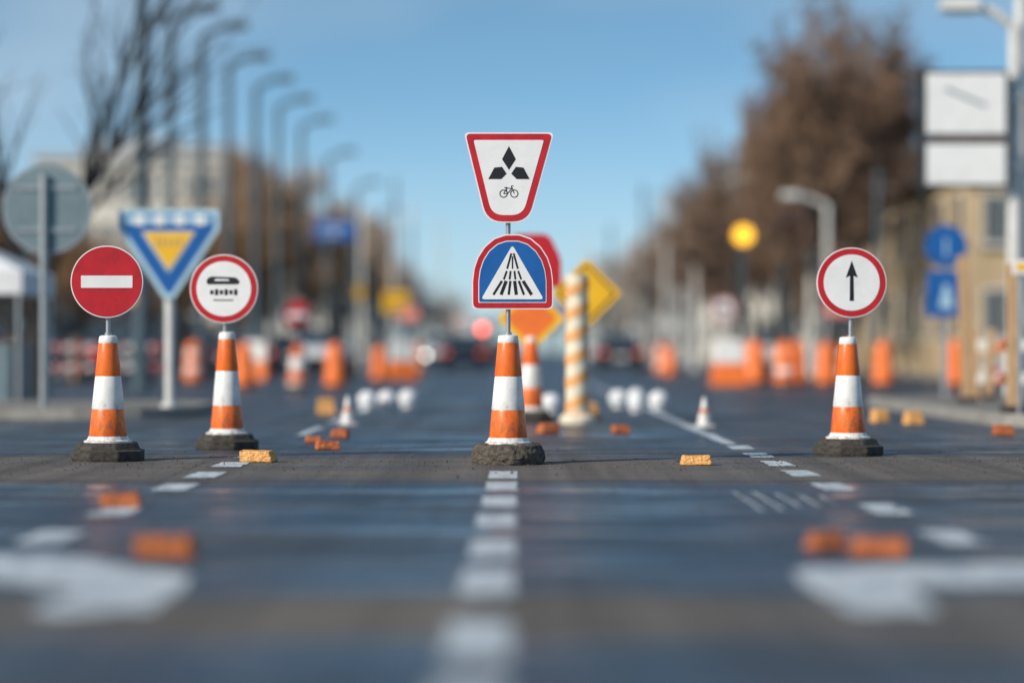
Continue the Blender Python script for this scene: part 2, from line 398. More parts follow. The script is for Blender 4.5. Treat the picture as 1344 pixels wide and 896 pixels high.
def round_sign(par,x,z,r,style,y=-.0):
    pl=MB(); n=72
    pl.prism(disc(x,z,r,n),y-.036,y-.022,'signwhite')
    pl.prism(disc(x,z,r*.97,n),y-.0385,y-.03,'red')
    if style=='noentry':
        pl.prism(rnd([(x-r*.71,z-r*.17),(x+r*.71,z-r*.17),(x+r*.71,z+r*.17),(x-r*.71,z+r*.17)],r*.02),y-.041,y-.03,'signwhite')
    else:
        pl.prism(disc(x,z,r*.80,n),y-.041,y-.03,'signwhite')
    pl.box(x-.05,x+.05,y-.03,y+.024,z-r*.4,z-r*.3,'steel'); pl.box(x-.05,x+.05,y-.03,y+.024,z+r*.3,z+r*.4,'steel')
    pl.done('round_sign_plate',par)
    s=MB(); yf=y-.0428; yb=y-.038
    def P(p): return [(x+a*r,z+b_*r) for a,b_ in p]
    def T(a,b_,w): s.stroke(P([a])[0],P([b_])[0],w*r,yf,yb,'black')
    if style=='arrow':
        s.prism(P([(-.06,-.52),(.06,-.52),(.05,.2),(.17,.14),(0,.62),(-.17,.14),(-.05,.2)]),yf,yb,'black')
    if style=='car':
        s.prism(P(rnd([(-.50,.13),(.42,.13),(.48,.20),(.36,.33),(-.38,.36),(-.5,.28)],.06)),yf,yb,'black')
        s.prism(P([(-.28,.23),(.18,.23),(.12,.28),(-.24,.29)]),yf-.001,yb,'signwhite')
        for i in range(6):
            a=-.40+i*.14; T((a,-.10),(a+.10,-.10),.17 if i%2 else .12)
        T((-.30,-.33),(.28,-.33),.035)
    if style=='truck':
        s.prism(P([(-.5,-.2),(.2,-.2),(.2,.25),(-.5,.25)]),yf,yb,'black')
        s.prism(P([(.23,-.2),(.5,-.2),(.5,0),(.38,.14),(.23,.14)]),yf,yb,'black')
        s.prism(P(disc(-.3,-.25,.1,16)),yf,yb,'black'); s.prism(P(disc(.35,-.25,.1,16)),yf,yb,'black')
    if s.v: s.done('symbol',par,smooth=False)

e=empty('no_entry_sign_on_traffic_cone',(-2.94,17.6,0),R(2))
rubber_base(e,.51,.134); cone_body(e,.134,.905,.135,.062,BANDS,.31); post(e,0,.9,1.5); round_sign(e,-.005,1.30,.262,'noentry')
e=empty('vehicle_prohibition_sign_on_traffic_cone',(-2.31,19.6,0),R(-3))
rubber_base(e,.49,.125); cone_body(e,.125,.945,.128,.062,[(.24,'orange'),(.60,'white'),(.93,'orange'),(1,'white')],.30); post(e,-.015,.93,1.5); round_sign(e,-.02,1.30,.278,'car')
e=empty('straight_ahead_sign_on_traffic_cone',(2.571,18.5,0),R(1.5))
rubber_base(e,.51,.13); cone_body(e,.13,.90,.13,.062,BANDS,.30); post(e,.02,.89,1.5); round_sign(e,.022,1.319,.268,'arrow')
e=empty('detour_sign_on_traffic_cone',(.21,27.0,0))
rubber_base(e,.5,.13); cone_body(e,.13,.95,.14,.07,BANDS,.32); post(e,0,.94,2.0)
d=MB(); ar=rnd([(-.34,1.50),(.34,1.50),(.34,1.82),(.20,2.10),(-.20,2.10),(-.34,1.82)],.08)
d.prism(ar,-.05,-.03,'red'); d.prism(rnd([(-.22,1.60),(.22,1.60),(.0,1.95)],.05),-.054,-.04,'signwhite'); d.done('arched_plate',e)
d=MB(); q=.38
d.prism(rnd([(0,1.16-q),(q,1.16),(0,1.16+q),(-q,1.16)],.05),-.045,-.03,'yellow'); q=.29
d.prism(rnd([(0,1.16-q),(q,1.16),(0,1.16+q),(-q,1.16)],.04),-.048,-.032,'orange2'); d.done('diamond_plate',e)
# striped post
e=empty('striped_delineator_post',(.72,26.7,0))
b=MB()
b.lathe([(.20,0,'cream_s'),(.20,.06,'cream_s'),(.15,.10,'brick2'),(.12,.13,'brick2'),(.001,.13,'brick2')],16)
W2=.125
b.tube((0,0,.12),(0,0,1.64),W2,W2*.95,'cream_s',28,caps=True); b.done('post_body',e)
b=MB()
for i in range(6):
    z0=.16+i*.25; n=28; vs=[]
    for j in range(n+1):
        t=2*math.pi*j/n; rr_=W2+.004
        h=.05*math.cos(t)
        vs+=[(rr_*math.cos(t),rr_*math.sin(t),z0+h+.02),(rr_*math.cos(t),rr_*math.sin(t),z0+h+.13)]
    b.add(vs,[(2*j,2*j+2,2*j+3,2*j+1) for j in range(n)],'palestripe')
b.done('stripes',e)
# yellow diamond sign standing behind it on its own post
e=empty('yellow_diamond_warning_sign',(.86,28.0,0))
d=MB(); zc=1.46
for qq,yy,k in((.41,-.05,'yellow'),(.345,-.054,'dark'),(.315,-.058,'yellow')):
    d.prism(rnd([(0,zc-qq),(qq,zc),(0,zc+qq),(-qq,zc)],.05),yy,-.035,k)
d.done('diamond_plate',e); d=MB(); d.tube((0,0,0),(0,0,1.8),.03,.03,'steel',12); d.box(-.2,.2,-.2,.2,0,.07,'rubber',.03); d.done('post',e)

e=empty('blue_and_yellow_triangle_sign',(-4.08,28.8,.118))
b=MB(); b.tube((0,.03,0),(0,.03,2.1),.06,.06,'wpole',16); b.tube((0,.03,0),(0,.03,.05),.11,.11,'wpole',16); b.done('post',e)
b=MB(); T=[(.06,1.30),(.60,2.12),(.60,2.36),(-.60,2.36),(-.60,2.12),(-.06,1.30)]
b.prism(rnd(T,.03),-.07,-.05,'lblue'); b.prism(rnd(inset(T,.06),.03),-.074,-.06,'blue')
b.prism(rnd([(0,1.60),(.33,2.10),(-.33,2.10)],.03),-.080,-.06,'lblue')
b.prism(rnd([(0,1.64),(.30,2.085),(-.30,2.085)],.02),-.083,-.06,'yellow')
b.prism([(-.5,2.19),(.5,2.19),(.5,2.27),(-.5,2.27)],-.077,-.06,'lblue')
for i in range(4): b.prism([(-.40+i*.24,2.17),(-.30+i*.24,2.17),(-.30+i*.24,2.29),(-.40+i*.24,2.29)],-.079,-.06,'signwhite')
for i in range(5): b.prism([(-.16+i*.07,1.93),(-.12+i*.07,1.93),(-.12+i*.07,2.0),(-.16+i*.07,2.0)],-.085,-.07,'ochre')
b.done('triangle_plate',e)
e=empty('round_sign_seen_from_behind',(-5.5,28.4,.118))
b=MB(); b.tube((0,0,0),(0,0,2.75),.045,.045,'steel',14); b.done('post',e)
b=MB(); b.prism(disc(.03,2.35,.53),.05,.07,'greyback'); b.ring((.03,2.35),.515,.03,.049,'steel',64)
for z in(2.1,2.6): b.box(-.32,.38,.03,.052,z-.025,z+.025,'steel')
b.done('plate_back',e)

# ------------------------------------------------------------ debris bricks
def brick(x,y,w,dp,h,k,rz,name='broken_brick'):
    b=MB()
    b.box(-w/2,w/2,-dp/2,dp/2,0,h,k,taper=h*.12)
    o=b.done(name,loc=(x,y,.003),smooth=False,rot=(0,0,rz))
    for v in o.data.vertices: v.co+=Vector([random.uniform(-.016,.016) for _ in range(2)]+[random.uniform(-.012,.004) if v.co.z>.01 else 0])
    bv=o.modifiers.new('b','BEVEL'); bv.width=.008; bv.segments=2
    s=o.modifiers.new('s','SUBSURF'); s.subdivision_type='SIMPLE'; s.levels=3; s.render_levels=3
    t=bpy.data.textures.get('chip') or bpy.data.textures.new('chip','CLOUDS'); t.noise_scale=.03
    d=o.modifiers.new('d','DISPLACE'); d.texture=t; d.strength=.016; d.texture_coords='GLOBAL'
for a in[(-2.0,12.35,.20,.12,.075,'brick',.15),(-1.34,9.35,.23,.11,.085,'brick',-.1),(-1.83,17.4,.24,.16,.085,'brick2',-.1),
         (-1.50,19.6,.18,.12,.07,'brick',.3),(-1.72,21.0,.15,.12,.06,'brick',.1),(-1.58,22.3,.16,.12,.08,'brick',-.2),
         (1.28,16.9,.205,.10,.065,'brick2',.03),(1.27,9.75,.15,.1,.07,'brick',.3),(1.44,9.45,.215,.11,.07,'brick',-.12),
         (1.05,23.5,.15,.12,.08,'brick',.2),(4.35,26.2,.2,.15,.15,'brick2',.2),(4.1,27,.2,.15,.14,'brick2',.4),(4.65,22.9,.2,.14,.1,'brick',.1),
         (-2.35,30.5,.22,.2,.2,'brick2',.1),(.9,28.9,.25,.2,.18,'brick2',.3),(.35,23.4,.2,.15,.1,'brick',.5)]: brick(*a)

def marker_cone(x,y,s=1.0):
    b=MB(); b.box(-.11*s,.11*s,-.11*s,.11*s,0,.02*s,'white')
    b.lathe([(.085*s,.02*s,'white'),(.055*s,.15*s,'white'),(.053*s,.15*s,'orange'),(.04*s,.2*s,'orange'),(.04*s,.2*s,'white'),(.018*s,.32*s,'white'),(.001,.325*s,'white')],24)
    b.done('small_traffic_cone',loc=(x,y,.002))
marker_cone(-1.78,26.2,.95); marker_cone(2.02,25.4,.95); 
def dome(x,y,s=1.0):
    b=MB(); b.lathe([(.10*s,0,'canvas'),(.10*s,.02*s,'canvas')]+[(.135*s*math.cos(t*math.pi/20),(.125+.125*math.sin(t*math.pi/20))*s,'canvas') for t in range(-6,10)]+[(.001,.25*s,'canvas')],24)
    b.done('round_road_marker',loc=(x,y,.002))
for a in((-1.97,33),(-1.72,33.3),(-1.46,34),(1.50,34),(1.80,35),(2.0,33),(.5,31),(1.62,31.5,.8)): dome(*a)

# ------------------------------------------------------------ background street furniture
def barrel(x,y,s=1.0,solid=False):
    b=MB(); o,w='orange2','white'
    if solid: w='orange2'
    b.lathe([(.30,0,'rubber'),(.30,.06,'rubber'),(.25,.08,'rubber'),(.25,.08,o),(.24,.27,o),(.225,.28,w),(.22,.40,w),(.215,.41,o),(.21,.66,o),(.20,.67,w if y%2<1 else o),(.195,.78,w),(.19,.79,o),(.18,.93,o),(.17,.96,o),(.001,.97,o)],24)
    b.box(-.07,.07,-.02,.02,.95,1.04,o)
    ob=b.done('traffic_barrel',loc=(x,y,.002)); ob.scale=(s,s,s)
for i,a in enumerate(((5.75,57),(6.2,55),(6.6,56),(7.15,55,.97),(8.05,58),(8.45,55),(9.7,53),(6.3,64),(-3.8,52,.95),(-5.75,52,.95),(-7.9,60),(-3.5,64,.9),(-3.3,70,.8),(-2.9,74),(4.9,75,.9),(-10.5,52,.8),(5.2,84))): barrel(a[0],a[1],a[2] if len(a)==3 else 1.0,i%3!=1)
def wbarrier(x,y,rz=0,cols=('white','orange2')):
    b=MB(); a,c2=cols
    b.box(-.42,.42,-.2,.2,0,.5,c2,.05); b.box(-.36,.36,-.12,.12,.502,1.05,a,.03)
    b.box(-.3,-.12,-.125,.125,.15,.35,a); b.done('water_filled_barrier',loc=(x,y,.002),bevel=.03,rot=(0,0,rz))
wbarrier(4.93,55); wbarrier(-3.0,66,.3); wbarrier(-7.0,66,-.4)
def tall_cone(x,y,sgn=None):
    e=empty('no_vehicles_sign_on_traffic_cone',(x,y,0)); rubber_base(e,.5,.13); cone_body(e,.13,1.02,.2,.09,BANDS,.4); 
    post(e,0,1,1.7); round_sign(e,0,1.50,.31,sgn)
tall_cone(-4.25,48,'noentry')
def fence(x,y,L,rz,k='red'):
    b=MB()
    for i in range(int(L/1.5)+1):
        xx=i*1.5; b.box(xx-.04,xx+.04,-.04,.04,0,1.1,'wood'); b.box(xx-.06,xx+.06,-.25,.25,0,.06,'rubber')
    n=int(L/.22)
    for j,(z0,z1) in enumerate(((.80,.95),(.35,.48))):
        for i in range(n):
            xx=i*L/n; b.add([(xx,-.05,z0),(xx+L/n,-.05,z0),(xx+L/n+.1,-.05,z1),(xx+.1,-.05,z1)],[(0,1,2,3)],k if i%2 else 'white')
        b.box(0,L,-.046,-.012,z0+.003,z1-.003,'white')
    b.done('striped_barrier_fence',loc=(x,y,.0),smooth=False,rot=(0,0,rz))
fence(-13.2,56,5,R(10)); fence(6.4,33.3,4.4,R(-4),'orange2'); fence(8.4,44,4,R(3),'red')

def lamp(x,y,h,arm,side,k='pole',r=.125):
    b=MB(); b.tube((0,0,0),(0,0,.9),r*1.35,r*1.3,k,14); b.tube((0,0,.9),(0,0,h-.3),r,r*.75,k,14)
    p=Vector((0,0,h-.3)); 
    for i in range(1,7):
        t=i/6; q=Vector((side*arm*.7*t,0,h-.3+.3*math.sin(t*math.pi/2))); b.tube(p,q,r*.7,r*.6,k,10); p=q
    x0=side*arm*.62; x1=side*(arm*.62+.6)
    lo,hi=min(x0,x1),max(x0,x1)
    b.box(lo,hi,-.18,.18,h-.05,h+.13,k,.04); b.box(lo+.12,hi-.06,-.12,.12,h-.09,h-.052,'lampglass')
    b.done('street_lamp',loc=(x,y,0))
for x,y,h in((-8.2,58,9),(-7.9,61.5,9.05),(-7.93,67.6,9),(-7.85,74,9.1),(-7.75,80,9.1),(-7.6,87,9.1),(-7.6,100,9),(-7.6,118,9),(-7.6,140,9)): lamp(x,y,h,.95,1)
for x,y,h in((13.4,82,8.6),(15.1,102,8.9),(11.6,125,9),(10.6,150,9),(10.0,180,9),(9.4,72,5.4)): lamp(x,y,h,1.3,-1,'wpole',.11)
b=MB(); b.tube((0,0,0),(0,0,11.5),.14,.12,'pole',14); b.tube((0,0,0),(0,0,.5),.2,.2,'pole',14); b.tube((0,0,11.5),(.6,0,11.9),.06,.05,'pole',10); b.done('utility_pole',loc=(-7.65,50,0))
for x,y,h,k in((-5.4,110,7,'wpole'),(-5.9,95,6.5,'wpole'),(-6.3,130,10,'pole'),(6.5,120,9,'pole'),(7.6,100,7,'wpole'),(8.4,90,7.5,'pole'),(5.7,140,8,'pole'),(9.4,76,6.5,'wpole'),(-4.4,150,9,'wpole'),(10.6,70,6,'pole'),(-9,86,8,'pole'),(-5.0,120,8,'wpole'),(7.0,110,8,'wpole'),(5.2,170,9,'wpole')):
    b=MB(); b.tube((0,0,0),(0,0,h),.11,.07,k,10); b.tube((0,0,0),(0,0,.4),.18,.18,k,10); b.tube((0,0,h),(0,0,h+.08),.1,.03,k,10); b.box(-.3,.3,-.03,.03,h-.5,h-.44,k); b.done('utility_pole',loc=(x,y,0))
lamp(7.55,36.3,5.95,.85,-1,'wpole',.12)
b=MB(); b.tube((0,0,0),(0,0,8.5),.12,.09,'wpole',14); b.tube((0,0,0),(0,0,.5),.18,.18,'wpole',14); b.box(-.14,.14,-.14,.14,1.1,1.5,'greyren'); b.done('utility_pole',loc=(7.9,37.5,0))
b=MB(); 
for z0,z1 in((3.98,4.98),(3.23,3.93)):
    b.box(-.64,.64,-.05,.05,z0,z1,'dark'); b.box(-.59,.59,-.062,.0,z0+.05,z1-.05,'signwhite')
b.box(-.70,-.65,-.02,.06,3.15,5.02,'dark'); b.box(-.4,.9,.055,.10,3.5,3.6,'steel'); b.box(-.4,.9,.055,.10,4.5,4.6,'steel')
b.stroke((-.3,4.7),(.05,4.55),.05,-.066,-.05,'greyback'); b.stroke((.05,4.55),(.3,4.45),.05,-.066,-.05,'greyback')
b.done('information_board',loc=(6.77,36.1,0))
e=empty('blue_mandatory_signs',(7.17,40,0)); b=MB(); b.tube((0,0,0),(0,0,2.9),.05,.05,'steel',12); b.done('post',e)
b=MB(); b.prism(disc(0,2.52,.35),-.08,-.06,'blue'); b.prism(disc(0,2.52,.325),-.084,-.07,'blue'); b.stroke((0,2.35),(0,2.65),.04,-.088,-.07,'lblue')
b.prism(rnd([(-.32,1.36),(.32,1.36),(.32,2.12),(-.32,2.12)],.04),-.08,-.06,'blue'); b.prism([(-.12,1.5),(.12,1.5),(.03,1.9),(-.03,1.9)],-.084,-.07,'lblue'); b.done('sign_plates',e)
def wpost(x,y,h,w,tilt):
    b=MB(); b.box(-w/2,w/2,-w/2,w/2,0,h,'wood'); b.box(-w,w,-w,w,0,.1,'rubber'); b.done('wooden_post',loc=(x,y,.1),bevel=.01,rot=(0,tilt,0),smooth=False)
wpost(5.97,31.7,1.95,.12,R(-2)); wpost(5.50,26.5,1.65,.13,R(0)); wpost(6.5,33,1.0,.1,R(3)); 
b=MB(); b.box(-.08,.2,-.02,.02,1.5,1.66,'signwhite'); b.box(-.04,.16,-.024,.0,1.54,1.62,'yellow'); b.tube((0,.03,0),(0,.03,1.65),.02,.02,'steel',10); b.done('small_yellow_sign',loc=(5.46,26.0,.118))
b=MB(); b.tube((0,0,0),(0,0,3.4),.05,.045,'pole',12); b.tube((0,0,0),(0,0,.2),.16,.14,'pole',12)
b.box(-.10,.10,-.02,.18,3.45,3.87,'dark'); b.prism(disc(0,3.66,.26,32),-.06,.05,'yellow'); b.prism(disc(0,3.66,.25,32),-.09,-.055,'amber'); b.done('amber_warning_light',loc=(5.74,60,0))
def tlight(x,y,z,lit,s=1.0):
    b=MB(); b.tube((0,.12,0),(0,.12,z+.5),.06,.05,'pole',12); b.box(-.17*s,.17*s,-.1,.1,z-.5*s,z+.5*s,'dark')
    for i,k in enumerate(('redlamp','amber','dark')):
        zz=z+(.32-.32*i)*s; kk=k if i==lit else 'dark'
        b.prism(disc(0,zz,.11*s,20),-.13,-.09,kk)
        b.box(-.12*s,.12*s,-.24,-.1,zz+.115*s,zz+.13*s,'dark')
    b.done('traffic_light',loc=(x,y,0))
tlight(-4.5,62,1.75,5,1.4); tlight(-1.35,110,1.3,0,1.5); tlight(1.9,130,2.5,5,1.3); tlight(3.5,95,3.0,5,1.3); tlight(-5.0,85,3.2,5,1.3)
def dsign(name,x,y,z,w,h,k,k2=None):
    b=MB(); b.tube((-w*.35,.06,0),(-w*.35,.06,z+h/2),.05,.05,'pole',10); b.tube((w*.35,.06,0),(w*.35,.06,z+h/2),.05,.05,'pole',10)
    b.prism(rnd([(-w/2,z-h/2),(w/2,z-h/2),(w/2,z+h/2),(-w/2,z+h/2)],.05),-.03,0,'blue' if k!='yellow' else 'dark')
    b.prism(rnd([(-w/2+.05,z-h/2+.05),(w/2-.05,z-h/2+.05),(w/2-.05,z+h/2-.05),(-w/2+.05,z+h/2-.05)],.04),-.034,-.01,k)
    b.stroke((-w*.3,z+h*.12),(w*.3,z+h*.12),h*.08,-.038,-.02,k2 or 'signwhite'); b.stroke((-w*.3,z-h*.2),(w*.1,z-h*.2),h*.08,-.038,-.02,k2 or 'signwhite')
    b.done(name,loc=(x,y,0))
dsign('blue_direction_sign',-6.6,90,5.3,1.6,.8,'blue'); dsign('blue_direction_sign',9.7,80,5.1,2.0,.75,'blue')
dsign('yellow_detour_sign',-4.3,90,2.6,1.1,.9,'yellow','black'); dsign('yellow_detour_sign',-5.4,88,2.9,.6,.6,'yellow','black'); dsign('yellow_detour_sign',-8.3,52,2.0,.5,.5,'yellow','black'); dsign('orange_work_sign',-3.4,80,2.0,.7,.5,'orange2')
dsign('blue_direction_sign',2.7,120,3.0,1.2,.8,'blue'); dsign('orange_work_sign',8.9,66,2.0,.8,.6,'orange2')
for x,y in((5.6,64),(-2.0,96),(2.4,85)):
    e=empty('prohibition_sign',(x,y,0)); post(e,0,0,2.2,.035); round_sign(e,0,1.9,.33,'truck')

e=empty('market_tent',(-8.6,36,0)); b=MB()
for x in(-1.5,1.5):
    for y in(-1.2,1.2): b.tube((x,y,0),(x,y,1.95),.03,.03,'steel',8)
b.box(-1.3,1.3,-.9,.9,0,.9,'greyback'); b.done('frame_and_table',e); b=MB()
b.add([(-1.55,-1.25,1.95),(1.55,-1.25,1.95),(1.55,1.25,1.95),(-1.55,1.25,1.95),(0,0,2.7),(-1.55,-1.25,1.62),(1.55,-1.25,1.62),(1.55,1.25,1.62),(-1.55,1.25,1.62)],[(0,1,4),(1,2,4),(2,3,4),(3,0,4),(5,6,1,0),(6,7,2,1),(7,8,3,2),(8,5,0,3)],'canvas')
b.done('canopy',e,smooth=False)

# ------------------------------------------------------------ cars
def car(x,y,rz,paint,name='car'):
    e=empty(name,(x,y,0),rz)
    sec=[(-2.1,.35,.78,.80),(-2.05,.28,.98,.84),(-1.5,.22,1.02,.88),(0,.2,.98,.9),(1.2,.22,.95,.88),(1.95,.3,.80,.82),(2.1,.38,.66,.76)]
    b=MB()
    def sect(y,z0,z1,w): return [(-w*.92,y,z0),(w*.92,y,z0),(w,y,z0+.18),(w,y,z1-.22),(w*.93,y,z1-.04),(w*.8,y,z1),(-w*.8,y,z1),(-w*.93,y,z1-.04),(-w,y,z1-.22),(-w,y,z0+.18)]
    vs=[];n=10
    for s_ in sec: vs+=sect(*s_)
    fs=[tuple(range(n)),tuple(range(len(vs)-1,len(vs)-n-1,-1))]
    for j in range(len(sec)-1): fs+=[(j*n+(i+1)%n,j*n+i,(j+1)*n+i,(j+1)*n+(i+1)%n) for i in range(n)]
    b.add(vs,fs,paint); b.done('body',e,bevel=.02)
    b=MB(); pr=[(-1.95,.98,.74),(-1.35,1.42,.60),(.1,1.46,.60),(1.05,.96,.74)]
    vs=[]
    for y_,z_,w_ in pr: vs+=[(-w_,y_,z_),(w_,y_,z_)]
    b.add(vs,[(0,1,3,2),(4,5,7,6)],'glass'); b.add(vs,[(2,3,5,4)],paint)
    b.add([vs[0],vs[2],vs[4],vs[6]],[(0,3,2,1)],'glass'); b.add([vs[1],vs[3],vs[5],vs[7]],[(0,1,2,3)],'glass')
    b.done('cabin',e,smooth=False)
    b=MB()
    for y_ in(-1.3,1.3):
        for s_ in(-1,1): b.tube((s_*.68,y_,.32),(s_*.9,y_,.32),.32,.32,'tyre',20); b.tube((s_*.9,y_,.32),(s_*.905,y_,.32),.19,.19,'steel',16)
    b.done('wheels',e)
    b=MB()
    for s_ in(-1,1):
        b.box(s_*.66-.10,s_*.66+.10,-2.13,-1.98,.68,.78,'tail'); b.box(s_*.60-.12,s_*.60+.12,2.0,2.12,.52,.62,'head')
    b.box(-.26,.26,-2.125,-2.05,.5,.62,'signwhite'); b.box(-.8,.8,-2.17,-2.0,.3,.46,'dark'); b.done('lights_and_bumper',e,smooth=False)
car(-1.85,94,0,'carblack'); car(4.15,94,0,'carblack'); car(-3.6,118,R(180),'carwhite'); car(-5.6,72,R(180),'carwhite'); car(-.6,140,0,'carblack'); car(5.6,150,0,'carwhite')
car(-13.5,62,R(0),'carblack','parked_car'); car(-10.6,64,R(15),'carblack'); car(9.6,88,0,'carwhite'); car(-9.2,80,0,'carblack'); car(-8.3,92,0,'carblack')

# ------------------------------------------------------------ buildings
def building(name,x0,x1,y0,y1,h,fl,bays,wall,roof='flat'):
    e=empty(name,(x0,y0,0)); W_,D=x1-x0,y1-y0
    b=MB(); b.box(0,W_,0,D,-.02,h,wall); b.box(-.12,W_+.12,-.12,-.002,h-.5,h-.25,'trim'); b.box(-.06,W_+.06,-.06,-.002,0,.6,'greyren'); b.done('walls',e,smooth=False)
    b=MB()
    if roof=='flat':
        b.box(-.25,W_+.25,-.25,D+.25,h+.002,h+.3,'greyren'); b.box(W_*.3,W_*.5,D*.3,D*.6,h+.302,h+1.6,'greyren')
    else:
        o=.5; r=h+W_*.28
        b.add([(-o,-o,h),(W_+o,-o,h),(W_+o,D+o,h),(-o,D+o,h),(W_/2,W_*.35,r),(W_/2,D-W_*.35,r)],[(0,1,4),(1,2,5,4),(2,3,5),(3,0,4,5),(3,2,1,0)],'roof')
        b.box(W_*.6,W_*.6+.7,D*.5,D*.5+.7,h+.5,r+.6,'roof')
    b.done('roof',e,smooth=False)
    b=MB(); fh=(h-.6)/fl
    for i in range(bays):
        for j in range(fl):
            cx=(i+.5)*W_/bays; z=.6+j*fh+fh*.22; w=min(.6,W_/bays*.26)
            b.box(cx-w-.08,cx+w+.08,-.05,.0-.002,z-.08,z+fh*.5+.08,'trim'); b.box(cx-w,cx-.03,-.06,-.01,z,z+fh*.5,'glass'); b.box(cx+.03,cx+w,-.06,-.01,z,z+fh*.5,'glass')
            b.box(cx-w-.15,cx+w+.15,-.16,-.052,z-.14,z-.06,'greyren')
    nb=max(2,int(D/2.8))
    for sx in(0,W_):
        sg=-1 if sx==0 else 1
        for i in range(nb):
            for j in range(fl):
                cy_=(i+.5)*D/nb; z=.6+j*fh+fh*.22
                xa=sorted((sx+sg*.002,sx+sg*.05)); xb=sorted((sx+sg*.01,sx+sg*.06))
                b.box(xa[0],xa[1],cy_-.63,cy_+.63,z-.08,z+fh*.55+.08,'trim'); b.box(xb[0],xb[1],cy_-.55,cy_+.55,z,z+fh*.55,'glass')
    b.box(W_*.5-.5,W_*.5+.5,-.08,-.003,0,2.1,'dark')
    b.done('windows_and_door',e,smooth=False)
building('cream_apartment_building',-24,-14.8,122,140,10.4,4,9,'cream')
building('ochre_townhouse',12.9,21,68,92,5.9,2,5,'ochre','hip')
building('cream_apartment_building',-34,-25,100,125,8.5,3,6,'cream')
building('grey_office_building',-30,-20,170,200,15,5,8,'greyren')
building('cream_townhouse',17,27,99,124,9.0,3,6,'cream','hip')
building('cream_apartment_building',15,26,150,190,13,4,7,'cream')
building('grey_office_building',13,24,230,270,12,4,7,'greyren')
building('cream_apartment_building',-26,-14,240,290,14,5,7,'cream')
building('ochre_townhouse',-30,-20,80,96,5.0,2,6,'ochre','hip')
building('grey_office_building',14,30,400,440,16,5,9,'greyren')

# ------------------------------------------------------------ trees
def tree_geo(seed,H,spread,levels,twigs,tw):
    rg=random.Random(seed); V=[];F=[];K=[]
    def tube(p0,p1,r0,r1,n):
        d=(p1-p0).normalized(); a=d.orthogonal().normalized(); b=d.cross(a); o=len(V)
        for p,r in((p0,r0),(p1,r1)):
            for i in range(n):
                t=2*math.pi*i/n; V.append(tuple(p+(a*math.cos(t)+b*math.sin(t))*r))
        for i in range(n): F.append((o+i,o+(i+1)%n,o+n+(i+1)%n,o+n+i)); K.append(0)
    def twig(p,L):
        d=Vector((rg.gauss(0,.8),rg.gauss(0,.8),rg.gauss(.35,.6))).normalized(); s=d.orthogonal().normalized(); s.rotate(Matrix.Rotation(rg.uniform(0,6.28),3,d))
        q=p+d*L; o=len(V); w=tw*rg.uniform(.6,1.4)
        V.extend([tuple(p-s*w),tuple(p+s*w),tuple(q+s*w*.3),tuple(q-s*w*.3)]); F.append((o,o+1,o+2,o+3)); K.append(1)
    def grow(p,d,L,r,lv):
        n=3; 
        for i in range(n):
            dd=(d+Vector((rg.gauss(0,.13),rg.gauss(0,.13),rg.gauss(.04,.06)))).normalized(); q=p+dd*L/n; r1=r*.86
            tube(p,q,r,r1,7 if lv==0 else (5 if lv<3 else 3)); 
            if lv>=levels-2:
                for _ in range(twigs//2 if lv<levels else twigs): twig(p.lerp(q,rg.random()),rg.uniform(.25,.6)*H/10)
            p,d,r=q,dd,r1
            if lv<levels and (i>0 or lv>0):
                for _ in range(1 if rg.random()<.65 else 2):
                    ax=Vector((rg.gauss(0,1),rg.gauss(0,1),rg.gauss(.25,.4))); ax=(ax-d*ax.dot(d)).normalized()
                    nd=(d*.75+ax*spread*rg.uniform(.6,1.1)).normalized()
                    grow(p,nd,L*rg.uniform(.55,.78),r*.6,lv+1)
        if lv<levels: grow(p,(d+Vector((rg.gauss(0,.2),rg.gauss(0,.2),.1))).normalized(),L*.7,r*.75,lv+1)
    grow(Vector((0,0,0)),Vector((rg.gauss(0,.03),rg.gauss(0,.03),1)),H*.36,H*.016,0)
    zm=max(v[2] for v in V); f=H/zm
    V=[(x*f,y*f,z*f) for x,y,z in V]
    return V,F,K
def tree_mesh(name,geo,leafk):
    V,F,K=geo; me=bpy.data.meshes.new(name); me.from_pydata(V,[],F); me.materials.append(M['bark']); me.materials.append(M[leafk]); me.polygons.foreach_set('material_index',K); me.update(); return me
G1=tree_geo(3,10,.75,4,4,.024); G2=tree_geo(11,10,.6,4,4,.024); G3=tree_geo(23,10,.9,4,3,.026)
G0=tree_geo(5,10,.42,3,1,.006)
mB=[tree_mesh('brown_tree_mesh',g_,'twig') for g_ in (G1,G2,G3)]
mBare=tree_mesh('bare_tree_mesh',G0,'bark')
def put(me,name,x,y,h,rz=0,w=1.0):
    o=bpy.data.objects.new(name,me); o.location=(x,y,-.02); s=h/10; o.scale=(s*w,s*w,s); o.rotation_euler=(0,0,rz); COL.objects.link(o)
for i,(x,y,h,w) in enumerate(((9.6,72,11.3,.8),(10.9,78,13.0,.85),(8.4,76,9.6,.6),(12.2,88,13.5,.8),(10.0,90,11.8,.85),(7.5,82,9.8,.5),(13.6,100,12.5,.8),(14.5,94,9,.8),(8.9,88,8.5,.8))): put(mB[i%3],'brown_winter_tree',x,y,h,i*1.3,w)
for x,y,h,rz,w in((-8.6,44,8.8,0,.85),(-9.3,45.5,9.6,2,.95)): put(mBare,'bare_tree',x,y,h,rz,w)
